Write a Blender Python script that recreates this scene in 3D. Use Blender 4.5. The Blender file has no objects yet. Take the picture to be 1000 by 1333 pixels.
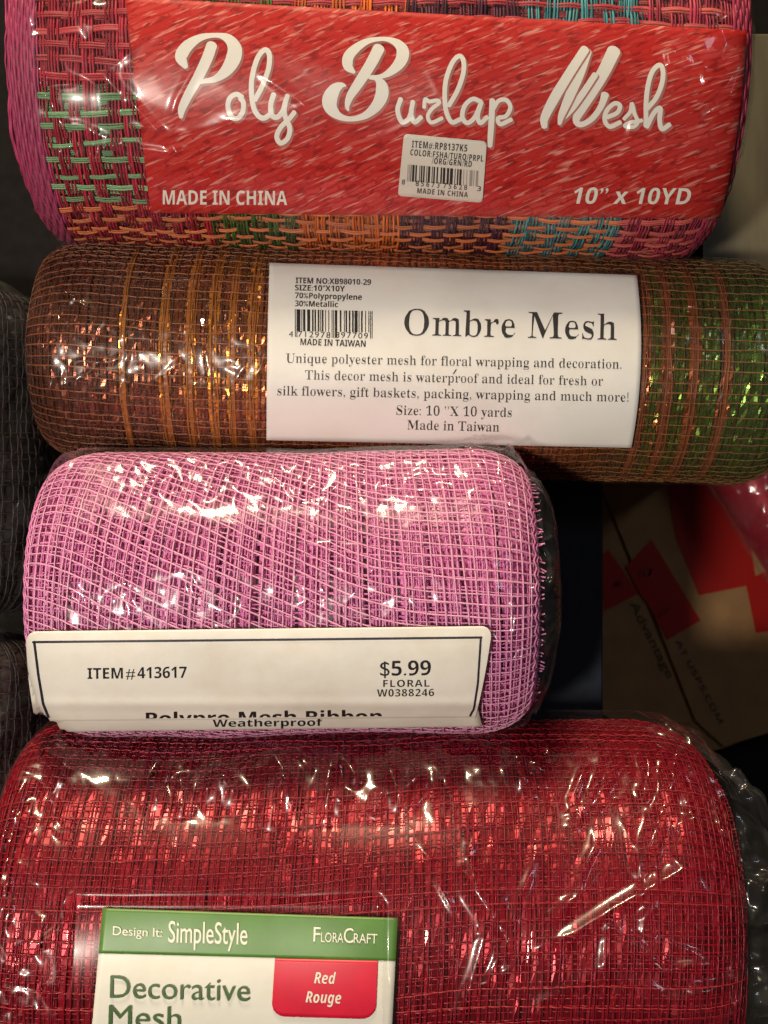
import bpy, bmesh, math
import numpy as np

# ------------------------------------------------------------------ camera, world, lamps, exposure
S = 0.00026                 # metres per working unit; at the working plane z=0 a unit is one photograph pixel
D = 1500.0                  # camera height over that plane, in units
scene = bpy.context.scene
COL = scene.collection
rng = np.random.default_rng(7)

cd = bpy.data.cameras.new('camera'); cam = bpy.data.objects.new('camera', cd); COL.objects.link(cam)
cam.location = (0, 0, D*S)
cd.sensor_fit = 'VERTICAL'; cd.sensor_height = 36; cd.lens = 18/(666.5/D)
cd.clip_start = 0.01; cd.clip_end = 20
cd.dof.use_dof = True; cd.dof.focus_distance = (D-40)*S; cd.dof.aperture_fstop = 20
scene.camera = cam

w = bpy.data.worlds.new('World'); scene.world = w; w.use_nodes = True
# the dim room round the shelf: light falls in softly from the upper left
wt = w.node_tree; bg = wt.nodes['Background']
wtc = wt.nodes.new('ShaderNodeTexCoord'); wdot = wt.nodes.new('ShaderNodeVectorMath'); wdot.operation = 'DOT_PRODUCT'
wl = np.array([-.40, .40, .82]); wl = wl/np.linalg.norm(wl); wdot.inputs[1].default_value = wl
wmx = wt.nodes.new('ShaderNodeMath'); wmx.operation = 'MAXIMUM'; wmx.inputs[1].default_value = 0
wpw = wt.nodes.new('ShaderNodeMath'); wpw.operation = 'POWER'; wpw.inputs[1].default_value = 3.0
wma = wt.nodes.new('ShaderNodeMath'); wma.operation = 'MULTIPLY_ADD'; wma.inputs[1].default_value = .018; wma.inputs[2].default_value = .024
wt.links.new(wtc.outputs['Generated'], wdot.inputs[0]); wt.links.new(wdot.outputs['Value'], wmx.inputs[0]); wt.links.new(wmx.outputs[0], wpw.inputs[0])
wt.links.new(wpw.outputs[0], wma.inputs[0]); wt.links.new(wma.outputs[0], bg.inputs['Strength']); bg.inputs['Color'].default_value = (1.0, .86, .70, 1)

def lamp(name, direc, dist, size, power, col):
    l = bpy.data.lights.new(name, 'AREA'); l.shape = 'DISK' if not isinstance(size, tuple) else 'RECTANGLE'
    if isinstance(size, tuple): l.size, l.size_y = size
    else: l.size = size
    l.energy = power; l.color = col
    o = bpy.data.objects.new(name, l); COL.objects.link(o)
    v = np.array(direc, float); v /= np.linalg.norm(v)
    o.location = v*dist
    from mathutils import Vector
    o.rotation_euler = Vector(v).to_track_quat('Z', 'Y').to_euler()
    return o
lamp('ceiling_lamp', (-.14, .93, .34), 1.3, .28, 20.0, (1.0, .80, .52))
lamp('room_light', (-.40, -.16, 1.0), .65, .06, 3.7, (1.0, .89, .76))
lamp('window_light', (.62, .42, .70), 1.4, (.16, .3), 1.2, (.76, .85, 1.0))

vs = scene.view_settings
vs.view_transform = 'Standard'; vs.look = 'None'; vs.gamma = 1; vs.use_curve_mapping = False; vs.exposure = 0.0
cy = scene.cycles
cy.transparent_max_bounces = 24; cy.max_bounces = 10; cy.diffuse_bounces = 3; cy.glossy_bounces = 4
cy.use_denoising = True
cy.caustics_reflective = False; cy.caustics_refractive = False
cy.sample_clamp_indirect = 4

# ------------------------------------------------------------------ object helpers
def tag(o, label=None, cat=None, group=None, kind=None):
    for k, v in (('label', label), ('category', cat), ('group', group), ('kind', kind)):
        if v: o[k] = v
    return o

def thing(name, label, cat, loc, group=None):
    o = bpy.data.objects.new(name, None); COL.objects.link(o)
    o.location = np.array(loc, float)*S; o.empty_display_size = .02
    return tag(o, label, cat, group)

def rootloc(p):
    while p.parent: p = p.parent
    return np.array(p.location)

def make(name, V, F, mats, parent=None, smooth=True, col=None, uv=None, fm=None, loc=None):
    """V (n,3) in units, F (m,k) index array or list of polygons -> one linked mesh object"""
    V = np.asarray(V, float)*S
    me = bpy.data.meshes.new(name)
    o = bpy.data.objects.new(name, me); COL.objects.link(o)
    if parent is not None:
        V = V - rootloc(parent); o.parent = parent
    elif loc is not None:
        l = np.array(loc, float)*S; V = V - l; o.location = l
    if isinstance(F, np.ndarray):
        m, k = F.shape; flat = F.ravel(); starts = np.arange(m)*k; tot = np.full(m, k)
    else:
        m = len(F); tot = np.array([len(f) for f in F]); flat = np.array([i for f in F for i in f]); starts = np.concatenate([[0], np.cumsum(tot)[:-1]])
    me.vertices.add(len(V)); me.vertices.foreach_set('co', V.astype(np.float32).ravel())
    me.loops.add(len(flat)); me.loops.foreach_set('vertex_index', flat.astype(np.int32))
    me.polygons.add(m); me.polygons.foreach_set('loop_start', starts.astype(np.int32))
    me.polygons.foreach_set('loop_total', tot.astype(np.int32))
    if not isinstance(mats, (list, tuple)): mats = [mats]
    for x in mats: me.materials.append(x)
    if fm is not None: me.polygons.foreach_set('material_index', np.asarray(fm, np.int32))
    me.polygons.foreach_set('use_smooth', np.full(m, bool(smooth)))
    me.update(calc_edges=True)
    if col is not None:
        a = me.color_attributes.new('tint', 'FLOAT_COLOR', 'POINT')
        c = np.ones((len(V), 4), np.float32); c[:, :3] = col; a.data.foreach_set('color', c.ravel())
    if uv is not None:
        u = me.uv_layers.new(name='UVMap'); u.data.foreach_set('uv', np.asarray(uv, np.float32)[flat].ravel())
    me.validate(); return o

def join(parts):
    """[(V,F,col or None)] -> one"""
    Vs, Fs, Cs, n = [], [], [], 0
    for V, F, c in parts:
        Vs.append(V); Fs.append(F+n); n += len(V)
        Cs.append(np.broadcast_to(np.asarray(c, float), V.shape) if c is not None else np.ones(V.shape))
    return np.concatenate(Vs), np.concatenate(Fs), np.concatenate(Cs)

def gridfaces(a, b, off=0, flip=False):
    i = np.arange(a*b).reshape(a, b)
    f = np.stack([i[:-1, :-1], i[1:, :-1], i[1:, 1:], i[:-1, 1:]], -1).reshape(-1, 4) + off
    return f[:, ::-1].copy() if flip else f

# ------------------------------------------------------------------ noise
def vnoise(x, y, seed=0, facet=False):
    """value noise with unit cells; facet=True interpolates linearly over triangles (creased film)"""
    r = np.random.default_rng(seed); T = r.uniform(-1, 1, (64, 64)); 
    xi = np.floor(x).astype(int); yi = np.floor(y).astype(int); fx = x-xi; fy = y-yi
    g = lambda a, b: T[a % 64, b % 64]
    v00, v10, v01, v11 = g(xi, yi), g(xi+1, yi), g(xi, yi+1), g(xi+1, yi+1)
    if facet:
        lo = fx+fy < 1
        return np.where(lo, v00+(v10-v00)*fx+(v01-v00)*fy, v11+(v01-v11)*(1-fx)+(v10-v11)*(1-fy))
    sx = fx*fx*(3-2*fx); sy = fy*fy*(3-2*fy)
    return (v00*(1-sx)+v10*sx)*(1-sy)+(v01*(1-sx)+v11*sx)*sy

def crinkle(u, v, cell, seed):
    a = vnoise(u/cell/1.7, v/cell/1.7, seed+1)*.8; b = vnoise(u/cell/1.7+9, v/cell/1.7+3, seed+2)*.8
    return vnoise(u/cell+a, v/cell+b, seed, True)

def crease(u, v, pts, h, wd):
    """raised fold line along a polyline"""
    d = np.full(u.shape, 1e9); tt = np.zeros(u.shape); L = 0; n = len(pts)-1
    for k in range(n):
        (x0, y0), (x1, y1) = pts[k], pts[k+1]
        dx, dy = x1-x0, y1-y0; l2 = dx*dx+dy*dy+1e-9
        t = np.clip(((u-x0)*dx+(v-y0)*dy)/l2, 0, 1)
        q = np.hypot(u-x0-t*dx, v-y0-t*dy); m = q < d
        d = np.where(m, q, d); tt = np.where(m, (k+t)/n, tt)
    taper = np.clip(np.minimum(tt, 1-tt)*5, 0.0, 1)
    return h*np.clip(1-d/wd, 0, 1)**1.6*taper

# ------------------------------------------------------------------ rolls: a cylinder lying on its side
class Roll:
    def __init__(s, c, rot, R, u0, u1, e0, e1, bulge=None):
        s.c = np.array(c, float); s.a = math.radians(rot); s.R = R; s.u0, s.u1 = u0, u1; s.e0, s.e1 = e0, e1   # e=(length,drop) of end rounding
        s.bulge = bulge or (lambda u, th: 0*u)
    def rad(s, u, th):
        r = np.full(np.shape(u), s.R, float)
        for d, (el, ed) in ((u-s.u0, s.e0), (s.u1-u, s.e1)):
            t = np.clip((el-d)/el, 0, 1); r = r-ed*(1-np.sqrt(np.clip(1-t*t, 0, 1)))
        return r+s.bulge(u, th)
    def place(s, u, th, r):
        y = r*np.sin(th); z = r*np.cos(th); ca, sa = math.cos(s.a), math.sin(s.a)
        return np.stack([s.c[0]+u*ca-y*sa, s.c[1]+u*sa+y*ca, s.c[2]+z], -1)
    def at(s, u, th, off=0): return s.place(u, th, s.rad(u, th)+off)
    def normal(s, u, th):
        e = 1.0; du = s.at(u+e, th)-s.at(u-e, th); dt = s.at(u, th+.005)-s.at(u, th-.005)
        n = np.cross(du, dt); return n/np.linalg.norm(n, axis=-1, keepdims=True)
    def pix(s, px, py, off=0):
        """photograph pixel -> (u, theta) on this roll"""
        px = np.asarray(px, float); py = np.asarray(py, float)
        ca, sa = math.cos(s.a), math.sin(s.a)
        o = np.array([0, 0, D])-s.c; dx, dy, dz = px-500, 666.5-py, np.full(px.shape, -D)
        ox, oy, oz = o[0]*ca+o[1]*sa, -o[0]*sa+o[1]*ca, o[2]; ex, ey = dx*ca+dy*sa, -dx*sa+dy*ca
        r = np.full(px.shape, s.R+off)
        for _ in range(6):
            A = ey*ey+dz*dz; B = oy*ey+oz*dz; C = oy*oy+oz*oz-r*r
            t = (-B-np.sqrt(np.maximum(B*B-A*C, 0)))/A
            u = ox+t*ex; th = np.arctan2(oy+t*ey, oz+t*dz); r = s.rad(u, th)+off
        return u, th
    def frompix(s, px, py, off):
        u, th = s.pix(px, py, off); return s.at(u, th, off)

def plane_pix(z):
    def f(px, py, off):
        k = (D-(z+off))/D; px = np.asarray(px, float); py = np.asarray(py, float)
        return np.stack([(px-500)*k, (666.5-py)*k, np.full(px.shape, z+off)], -1)
    return f

def tube(P, N, wd, tk, sides=5):
    """P,N (M,K,3) paths and surface normals -> flattened tubes"""
    T = np.gradient(P, axis=1); T /= np.linalg.norm(T, axis=-1, keepdims=True)+1e-9
    B = np.cross(T, N); B /= np.linalg.norm(B, axis=-1, keepdims=True)+1e-9
    N2 = np.cross(B, T)
    a = np.arange(sides)*2*math.pi/sides+math.pi/2
    wd = np.asarray(wd, float); 
    if wd.ndim == 1: wd = wd[:, None]
    wd = np.broadcast_to(wd, P.shape[:2])[..., None, None]
    V = P[:, :, None, :]+B[:, :, None, :]*np.cos(a)[:, None]*wd+N2[:, :, None, :]*np.sin(a)[:, None]*tk
    M, K = P.shape[:2]; idx = np.arange(M*K*sides).reshape(M, K, sides); nx = np.roll(idx, -1, 2)
    F = np.stack([idx[:, :-1], nx[:, :-1], nx[:, 1:], idx[:, 1:]], -1).reshape(-1, 4)
    return V.reshape(-1, 3), F

def strip(P, N, wd, twist):
    """flat tinsel ribbons; twist (M,K) turns each bit about its own length"""
    T = np.gradient(P, axis=1); T /= np.linalg.norm(T, axis=-1, keepdims=True)+1e-9
    B = np.cross(T, N); B /= np.linalg.norm(B, axis=-1, keepdims=True)+1e-9
    X = B*np.cos(twist)[..., None]+N*np.sin(twist)[..., None]
    V = np.stack([P-X*wd/2, P+X*wd/2], 2); M, K = P.shape[:2]
    i = np.arange(M*K*2).reshape(M, K, 2)
    F = np.stack([i[:, :-1, 0], i[:, :-1, 1], i[:, 1:, 1], i[:, 1:, 0]], -1).reshape(-1, 4)
    return V.reshape(-1, 3), F

TH = math.radians(150)
def wob(n, k, amp, r, cyc=6):
    """one slow wobble per thread"""
    t = np.linspace(0, 1, k)[None]; o = np.zeros((n, k))
    for f in (1, 2.3, cyc): o += r.normal(0, 1, (n, 1))*np.sin(2*math.pi*(f*t+r.random((n, 1))))/math.sqrt(f)
    return o*amp

def weave(roll, du, dth_px, wu, wt, tk, amp, off, jit=1.0, warp=None, per=4, seed=0, margin=0, thr=TH, jl=None, wv=0.0, skip=None, fu=(0,), ft=(0,)):
    """plain weave over a roll. returns (hoopV,F,hoop u per vert, long V,F, long theta index)"""
    r = np.random.default_rng(seed)
    warp = warp or (lambda u, th: (u, th))
    us = np.arange(roll.u0+margin, roll.u1-margin+.1, du); us = us+r.normal(0, du*.10, len(us)); us = us if skip is None else us[~skip(us)]; nu = len(us)
    dth = dth_px/roll.R; ths = np.arange(-thr, thr, dth); nt = len(ths)
    par = np.repeat(np.arange(nu), len(fu)); us = np.repeat(us, len(fu))+np.tile(fu, nu)+r.normal(0, .35*(len(fu) > 1), nu*len(fu)); nh = len(us)
    K = nt*per
    th = np.linspace(-thr, thr, K)[None].repeat(nh, 0); u = us[:, None]+wob(nu, K, jit, r).repeat(len(fu), 0)+(wob(nh, K, .45, r, 11) if len(fu) > 1 else 0)
    o = off+amp*np.cos(math.pi*((th+thr)/dth+par[:, None]))+(r.normal(0, .35, (nh, 1)) if len(fu) > 1 else 0)
    a, b = warp(u, th)
    Ph = roll.at(a, b, o); Nh = roll.normal(a, b)
    hV, hF = tube(Ph, Nh, wu*r.uniform(.8, 1.2, (nh, 1))*(1+wv*np.clip(wob(nh, K, .5, r, 23), -1, 1)), tk)
    hu = np.repeat(np.broadcast_to(us[:, None], (nh, K)).ravel(), 5)
    K2 = nu*per
    u2 = np.linspace(roll.u0+margin, roll.u1-margin, K2)[None].repeat(nt*len(ft), 0); nl = nt*len(ft); lp = np.repeat(np.arange(nt), len(ft))
    t2 = ((ths+r.normal(0, dth*.08, nt))[:, None]+wob(nt, K2, (jl if jl is not None else jit)/roll.R, r)).repeat(len(ft), 0)+np.tile(ft, nt)[:, None]/roll.R+(wob(nl, K2, .4/roll.R, r, 11) if len(ft) > 1 else 0)
    o2 = off-amp*np.cos(math.pi*((u2-roll.u0-margin)/du+lp[:, None]))+(r.normal(0, .3, (nl, 1)) if len(ft) > 1 else 0)
    a, b = warp(u2, t2)
    lV, lF = tube(roll.at(a, b, o2), roll.normal(a, b), wt*r.uniform(.8, 1.2, (nl, 1))*(1+wv*np.clip(wob(nl, K2, .5, r, 23), -1, 1)), tk)
    li = np.repeat(np.broadcast_to(lp[:, None], (nl, K2)).ravel(), 5)
    lu = np.repeat(u2.ravel(), 5)
    return hV, hF, hu, lV, lF, li, lu

def shell(roll, off, nu=160, nt=90, thr=math.pi, col=None, caps=True, cap_r=.25):
    """closed body of a roll with its ends"""
    u = np.linspace(roll.u0, roll.u1, nu)[:, None].repeat(nt, 1); th = np.linspace(-thr, thr, nt)[None].repeat(nu, 0)
    V = roll.at(u, th, off); parts = [(V.reshape(-1, 3), gridfaces(nu, nt))]
    if caps:
        for uu, fl in ((roll.u0, True), (roll.u1, False)):
            k = np.linspace(1, cap_r, 12)[:, None].repeat(nt, 1); t = th[:1].repeat(12, 0); un = np.full(k.shape, uu)
            P = roll.place(un+(1-k)*(6 if fl else -6), t, (roll.rad(un, t)+off)*k)
            parts.append((P.reshape(-1, 3), gridfaces(12, nt, 0, fl)))
    Vs, Fs, n = [], [], 0
    for a, f in parts: Vs.append(a); Fs.append(f+n); n += len(a)
    return np.concatenate(Vs), np.concatenate(Fs)

def film(roll, off, ext0, ext1, wrinkle, step=3.0, thr=math.radians(165), close=.12, el=None, floor=3.2):
    """clear wrap round a roll, drawn in at both ends"""
    el = el or (70, 70)
    U0, U1 = roll.u0-ext0, roll.u1+ext1
    nu = int((U1-U0)/step); nt = int(2*thr*roll.R/step)
    u = np.linspace(U0, U1, nu)[:, None].repeat(nt, 1); th = np.linspace(-thr, thr, nt)[None].repeat(nu, 0)
    uc = np.clip(u, roll.u0+1, roll.u1-1); v = th*roll.R; r = roll.rad(uc, th)+(off(u, v) if callable(off) else off)
    r = r+wrinkle(u, v)
    for d, E in ((u-U0, el[0]), (U1-u, el[1])):
        t = np.clip((E-d)/E, 0, 1); r = r*(close+(1-close)*np.sqrt(np.clip(1-t**2.6, 0, 1)))
    # the wrap never cuts into the mesh it covers
    inside = (u > roll.u0) & (u < roll.u1)
    r = np.where(inside, np.maximum(r, roll.rad(uc, th)+floor), r)
    sc = np.clip((roll.u0+6-u)/25, 0, 1)+np.clip((u-roll.u1+14)/25, 0, 1); sc = np.clip(sc*(.6+.35*vnoise(u/40, v/26, 9)+.25*vnoise(u/12, v/9, 10)), 0, 1)
    return roll.place(u, th, r).reshape(-1, 3), gridfaces(nu, nt), np.repeat(sc.reshape(-1, 1), 3, 1)

# ------------------------------------------------------------------ paper, lettering
def sheet(mapf, corners, off, n=(60, 24), rnd=(0, 0), bow=(0, 0), thick=1.0, lift=None):
    """paper label from its four corners (TL,TR,BR,BL) laid on a surface; rnd = corner radius (top, bottom); gives V,F,uv"""
    TL, TR, BR, BL = [np.array(c, float) for c in corners]
    W = np.linalg.norm(TR-TL); H = np.linalg.norm(BL-TL)
    s = np.linspace(0, 1, n[0]); rr = max(rnd)
    if rr: 
        k = rr/W; q = (1-np.cos(np.linspace(0, math.pi/2, 9)))*k
        s = np.unique(np.concatenate([q, 1-q, s[(s > k) & (s < 1-k)]]))
    e = np.minimum(s, 1-s)*W
    def ins(r): 
        if not r: return 0*s
        t = np.clip((r-e)/r, 0, 1); return r*(1-np.sqrt(np.clip(1-t*t, 0, 1)))/H
    a, b = ins(rnd[0]), 1-ins(rnd[1])
    t = a[:, None]+(b-a)[:, None]*np.linspace(0, 1, n[1])[None]; s2 = s[:, None].repeat(n[1], 1)
    P = (TL*((1-s2)*(1-t))[..., None]+TR*(s2*(1-t))[..., None]+BR*(s2*t)[..., None]+BL*((1-s2)*t)[..., None])
    px = P[..., 0]+(bow[0]*(1-s2)+bow[1]*s2)*4*t*(1-t); py = P[..., 1]
    L = lift(px, py) if lift else 0
    V = mapf(px, py, off+L); V2 = mapf(px, py, off+L-thick); m = len(s)
    F = [gridfaces(m, n[1], 0, True), gridfaces(m, n[1], m*n[1])]
    i = np.arange(m*n[1]).reshape(m, n[1]); j = i+m*n[1]
    ring = np.concatenate([i[:, 0], i[-1, 1:], i[-2::-1, -1], i[0, -2:0:-1]]); r2 = ring+m*n[1]
    F.append(np.stack([ring, np.roll(ring, -1), np.roll(r2, -1), r2], -1))
    uv = np.stack([s2*W/100, (1-t)*H/100], -1).reshape(-1, 2)
    return np.concatenate([V.reshape(-1, 3), V2.reshape(-1, 3)]), np.concatenate(F), np.concatenate([uv, uv])

def uni(s, A, a, d=None):
    o = ''
    for c in s:
        if 'A' <= c <= 'Z' and A: o += chr(A+ord(c)-65)
        elif 'a' <= c <= 'z' and a: o += chr(a+ord(c)-97)
        elif c.isdigit() and d: o += chr(d+int(c))
        else: o += c
    return o
serif = lambda s: uni(s, 0x1D400, 0x1D41A, 0x1D7CE)
sansb = lambda s: uni(s, 0x1D5D4, 0x1D5EE, 0x1D7EC)
sansbi = lambda s: uni(s, 0x1D63C, 0x1D656, 0x1D7EC)
_cap = {}
def raw_text(body, offset=0, space=1.0, thin=0):
    c = bpy.data.curves.new('text', 'FONT'); c.body = body; c.size = 100; c.offset = offset; c.resolution_u = 4; c.space_character = space
    o = bpy.data.objects.new('text', c); COL.objects.link(o)
    dg = bpy.context.evaluated_depsgraph_get(); me = o.evaluated_get(dg).to_mesh()
    bm = bmesh.new(); bm.from_mesh(me); o.evaluated_get(dg).to_mesh_clear()
    bpy.data.objects.remove(o); bpy.data.curves.remove(c)
    if thin:                      # slim the upright stems only
        mv = {}
        for e in bm.edges:
            if len(e.link_faces) != 1: continue
            a, b = e.verts; d = b.co-a.co; n = (-d.y, d.x); c0 = e.link_faces[0].calc_center_median()-a.co
            sg = 1 if n[0]*c0.x+n[1]*c0.y < 0 else -1; L = math.hypot(*n)+1e-9
            for v in (a, b): q = mv.setdefault(v, [0, 0]); q[0] += sg*n[0]; q[1] += sg*n[1]
        E = np.array([[e.verts[0].co.x, e.verts[0].co.y, e.verts[1].co.x, e.verts[1].co.y] for e in bm.edges if len(e.link_faces) == 1])
        lo, hi = np.minimum(E[:, 1], E[:, 3]), np.maximum(E[:, 1], E[:, 3]); sh = []
        for v, q in mv.items():
            L = math.hypot(*q)
            if L < 1e-6 or abs(q[0])/L < .35: continue
            sx = -1 if q[0] > 0 else 1; th_ = 99
            for y in (v.co.y-.6, v.co.y+.6):
                k = (lo < y) & (hi > y)
                if k.any():
                    x = E[k, 0]+(E[k, 2]-E[k, 0])*(y-E[k, 1])/(E[k, 3]-E[k, 1]); d = sx*(x-v.co.x); d = d[d > .8]
                    if len(d): th_ = min(th_, d.min())
            if th_ < 60: sh.append((v, sx*min(thin, .24*th_)))
        for v, d in sh: v.co.x += d
    return bm

class Ink:
    """collects lettering and printed shapes in photograph pixels, then lays them on a surface as ONE mesh"""
    def __init__(s, mapf): s.mapf = mapf; s.V = []; s.F = []; s.M = []; s.n = 0; s.k = 0
    def add(s, XY, faces, off, m=0):
        V = s.mapf(XY[:, 0], XY[:, 1], off); s.V.append(V); s.F += [[i+s.n for i in f] for f in faces]; s.M += [m]*len(faces); s.n += len(V)
    def text(s, body, p0, p1, cap, off, offset=0, space=1.0, shear=0, m=0, cut=0, clip=None, style='H', thin=0):
        bm = raw_text(body, offset, space, thin)
        ref = raw_text(style, offset); ch = max(v.co.y for v in ref.verts)-min(0, min(v.co.y for v in ref.verts)); ref.free()
        if cut:
            ys = [v.co.y for v in bm.verts]
            for y in np.linspace(min(ys), max(ys), cut+2)[1:-1]:
                bmesh.ops.bisect_plane(bm, geom=bm.verts[:]+bm.edges[:]+bm.faces[:], plane_co=(0, y, 0), plane_no=(0, 1, 0))
        if clip is not None:
            bmesh.ops.bisect_plane(bm, geom=bm.verts[:]+bm.edges[:]+bm.faces[:], plane_co=(0, clip*ch, 0), plane_no=(0, -1, 0), clear_outer=True)
        X = np.array([v.co[:2] for v in bm.verts]); x0, x1 = X[:, 0].min(), X[:, 0].max()
        d = np.array(p1, float)-np.array(p0, float); L = np.linalg.norm(d); up = np.array([d[1], -d[0]])/L
        t = (X[:, 0]-x0)/(x1-x0); h = X[:, 1]/ch*cap
        XY = np.array(p0)+t[:, None]*d+h[:, None]*(up+np.array([shear, 0]))
        bm.verts.index_update(); s.add(XY, [[v.index for v in f.verts] for f in bm.faces], off, m); bm.free()
    def stroke(s, pts, off, m=0, close=False, shift=(0, 0), n=10, lift=.12):
        """brush stroke through (x, y, width) points"""
        P = np.array(pts, float); Q = np.concatenate([P[:1]*2-P[1:2], P, P[-1:]*2-P[-2:-1]]) if not close else np.concatenate([P[-2:-1], P, P[1:2]])
        o = []
        for k in range(1, len(Q)-2):
            t = np.linspace(0, 1, n, endpoint=False)[:, None]; a, b, c, d = Q[k-1:k+3]
            o.append(.5*(2*b+(c-a)*t+(2*a-5*b+4*c-d)*t*t+(3*b-a-3*c+d)*t**3))
        C = np.concatenate(o+[Q[-2:-1]]); C[:, 2] = np.maximum(C[:, 2], .6)
        T = np.gradient(C[:, :2], axis=0); T /= np.linalg.norm(T, axis=1, keepdims=True)+1e-9; B = np.stack([-T[:, 1], T[:, 0]], 1)
        # rounded ends
        w = C[:, 2]/2; c2 = C[:, :2]+np.array(shift)
        if not close:
            q = np.linspace(0, 1, 5)[1:]
            e0 = [(c2[0]-T[0]*w[0]*math.sin(a*math.pi/2)*.7, w[0]*math.cos(a*math.pi/2)) for a in q][::-1]
            e1 = [(c2[-1]+T[-1]*w[-1]*math.sin(a*math.pi/2)*.7, w[-1]*math.cos(a*math.pi/2)) for a in q]
            c2 = np.concatenate([[x[0] for x in e0], c2, [x[0] for x in e1]]); w = np.concatenate([[x[1] for x in e0], w, [x[1] for x in e1]])
            B = np.concatenate([B[:1].repeat(4, 0), B, B[-1:].repeat(4, 0)])
        L = c2+B*w[:, None]; R = c2-B*w[:, None]; N = len(c2); XY = np.concatenate([L, R])
        s.k += 1
        s.add(XY, [[i, i+1, N+i+1, N+i] for i in range(N-1)], off+s.k*lift, m)
    def quad(s, q, off, m=0, n=6):
        q = np.array(q, float); t = np.linspace(0, 1, n)[:, None]
        A = q[0]*(1-t)+q[3]*t; B = q[1]*(1-t)+q[2]*t
        s.add(np.concatenate([A, B]), [[i, n+i, n+i+1, i+1] for i in range(n-1)], off, m)
    def poly(s, pts, off, m=0): s.add(np.array(pts, float), [list(range(len(pts)))], off, m)
    def bars(s, TL, TR, BR, BL, off, seed, mods=95, long=None, m=0, faint=None):
        r = np.random.default_rng(seed); TL, TR, BR, BL = [np.array(c, float) for c in (TL, TR, BR, BL)]
        x = 0; pos = []
        while x < mods:
            g = int(r.choice([1, 1, 2, 2, 3])); b = int(r.choice([1, 1, 2, 2, 3, 4]));
            pos.append((x, b)); x += b+g
        for x, b in pos+[(0, 1), (mods-1, 1), (mods//2, 1), (mods//2+2, 1), (2, 1), (mods-3, 1)]:
            a, c = x/mods, min((x+b*.92)/mods, 1)
            g = 1.0+(long if long and (x < 3 or x > mods-4 or abs(x-mods/2) < 3) else 0)
            l0 = TL+(TR-TL)*a; l1 = TL+(TR-TL)*c; b0 = BL+(BR-BL)*a; b1 = BL+(BR-BL)*c
            mm = 1 if faint and faint(a, r) else m
            s.k += 1
            s.quad([l0, l1, l1+(b1-l1)*g, l0+(b0-l0)*g], off+(s.k % 40)*.006, mm, 4)
    def build(s, name, mats, parent): return make(name, np.concatenate(s.V), s.F, mats, parent, smooth=False, fm=s.M)

# ------------------------------------------------------------------ materials
def nt(name):
    m = bpy.data.materials.new(name); m.use_nodes = True; t = m.node_tree; return m, t, t.nodes['Principled BSDF']
def node(t, kind, **kw):
    n = t.nodes.new(kind)
    for k, v in kw.items(): setattr(n, k, v)
    return n
def plain(name, col, rough=.6, metal=0, spec=.5, var=0, scale=200, bump=0, bscale=900):
    m, t, b = nt(name)
    b.inputs['Base Color'].default_value = (*col, 1); b.inputs['Roughness'].default_value = rough; b.inputs['Metallic'].default_value = metal
    b.inputs['Specular IOR Level'].default_value = spec
    tc = node(t, 'ShaderNodeTexCoord')
    if var:
        nz = node(t, 'ShaderNodeTexNoise'); nz.inputs['Scale'].default_value = scale; nz.inputs['Detail'].default_value = 6
        t.links.new(tc.outputs['Object'], nz.inputs['Vector'])
        r = node(t, 'ShaderNodeValToRGB'); r.color_ramp.elements[0].position = .3; r.color_ramp.elements[1].position = .7
        r.color_ramp.elements[0].color = (*[c*(1-var) for c in col], 1); r.color_ramp.elements[1].color = (*[min(1, c*(1+var)) for c in col], 1)
        t.links.new(nz.outputs['Fac'], r.inputs['Fac']); t.links.new(r.outputs['Color'], b.inputs['Base Color'])
    if bump:
        nz = node(t, 'ShaderNodeTexNoise'); nz.inputs['Scale'].default_value = bscale; nz.inputs['Detail'].default_value = 4
        t.links.new(tc.outputs['Object'], nz.inputs['Vector'])
        bp = node(t, 'ShaderNodeBump'); bp.inputs['Strength'].default_value = bump; bp.inputs['Distance'].default_value = .0005
        t.links.new(nz.outputs['Fac'], bp.inputs['Height']); t.links.new(bp.outputs['Normal'], b.inputs['Normal'])
    return m
def tinted(name, rough=.4, metal=0, spec=.5, trans=0, coat=0):
    """thread material: colour of each thread comes from its 'tint'"""
    m, t, b = nt(name); a = node(t, 'ShaderNodeAttribute', attribute_name='tint')
    t.links.new(a.outputs['Color'], b.inputs['Base Color']); b.inputs['Roughness'].default_value = rough
    b.inputs['Metallic'].default_value = metal; b.inputs['Specular IOR Level'].default_value = spec
    b.inputs['Coat Weight'].default_value = coat; b.inputs['Coat Roughness'].default_value = .06
    if trans:
        tr = node(t, 'ShaderNodeBsdfTranslucent'); t.links.new(a.outputs['Color'], tr.inputs['Color'])
        mx = node(t, 'ShaderNodeMixShader'); mx.inputs[0].default_value = trans
        t.links.new(b.outputs[0], mx.inputs[1]); t.links.new(tr.outputs[0], mx.inputs[2]); t.links.new(mx.outputs[0], t.nodes['Material Output'].inputs['Surface'])
    return m
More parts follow.
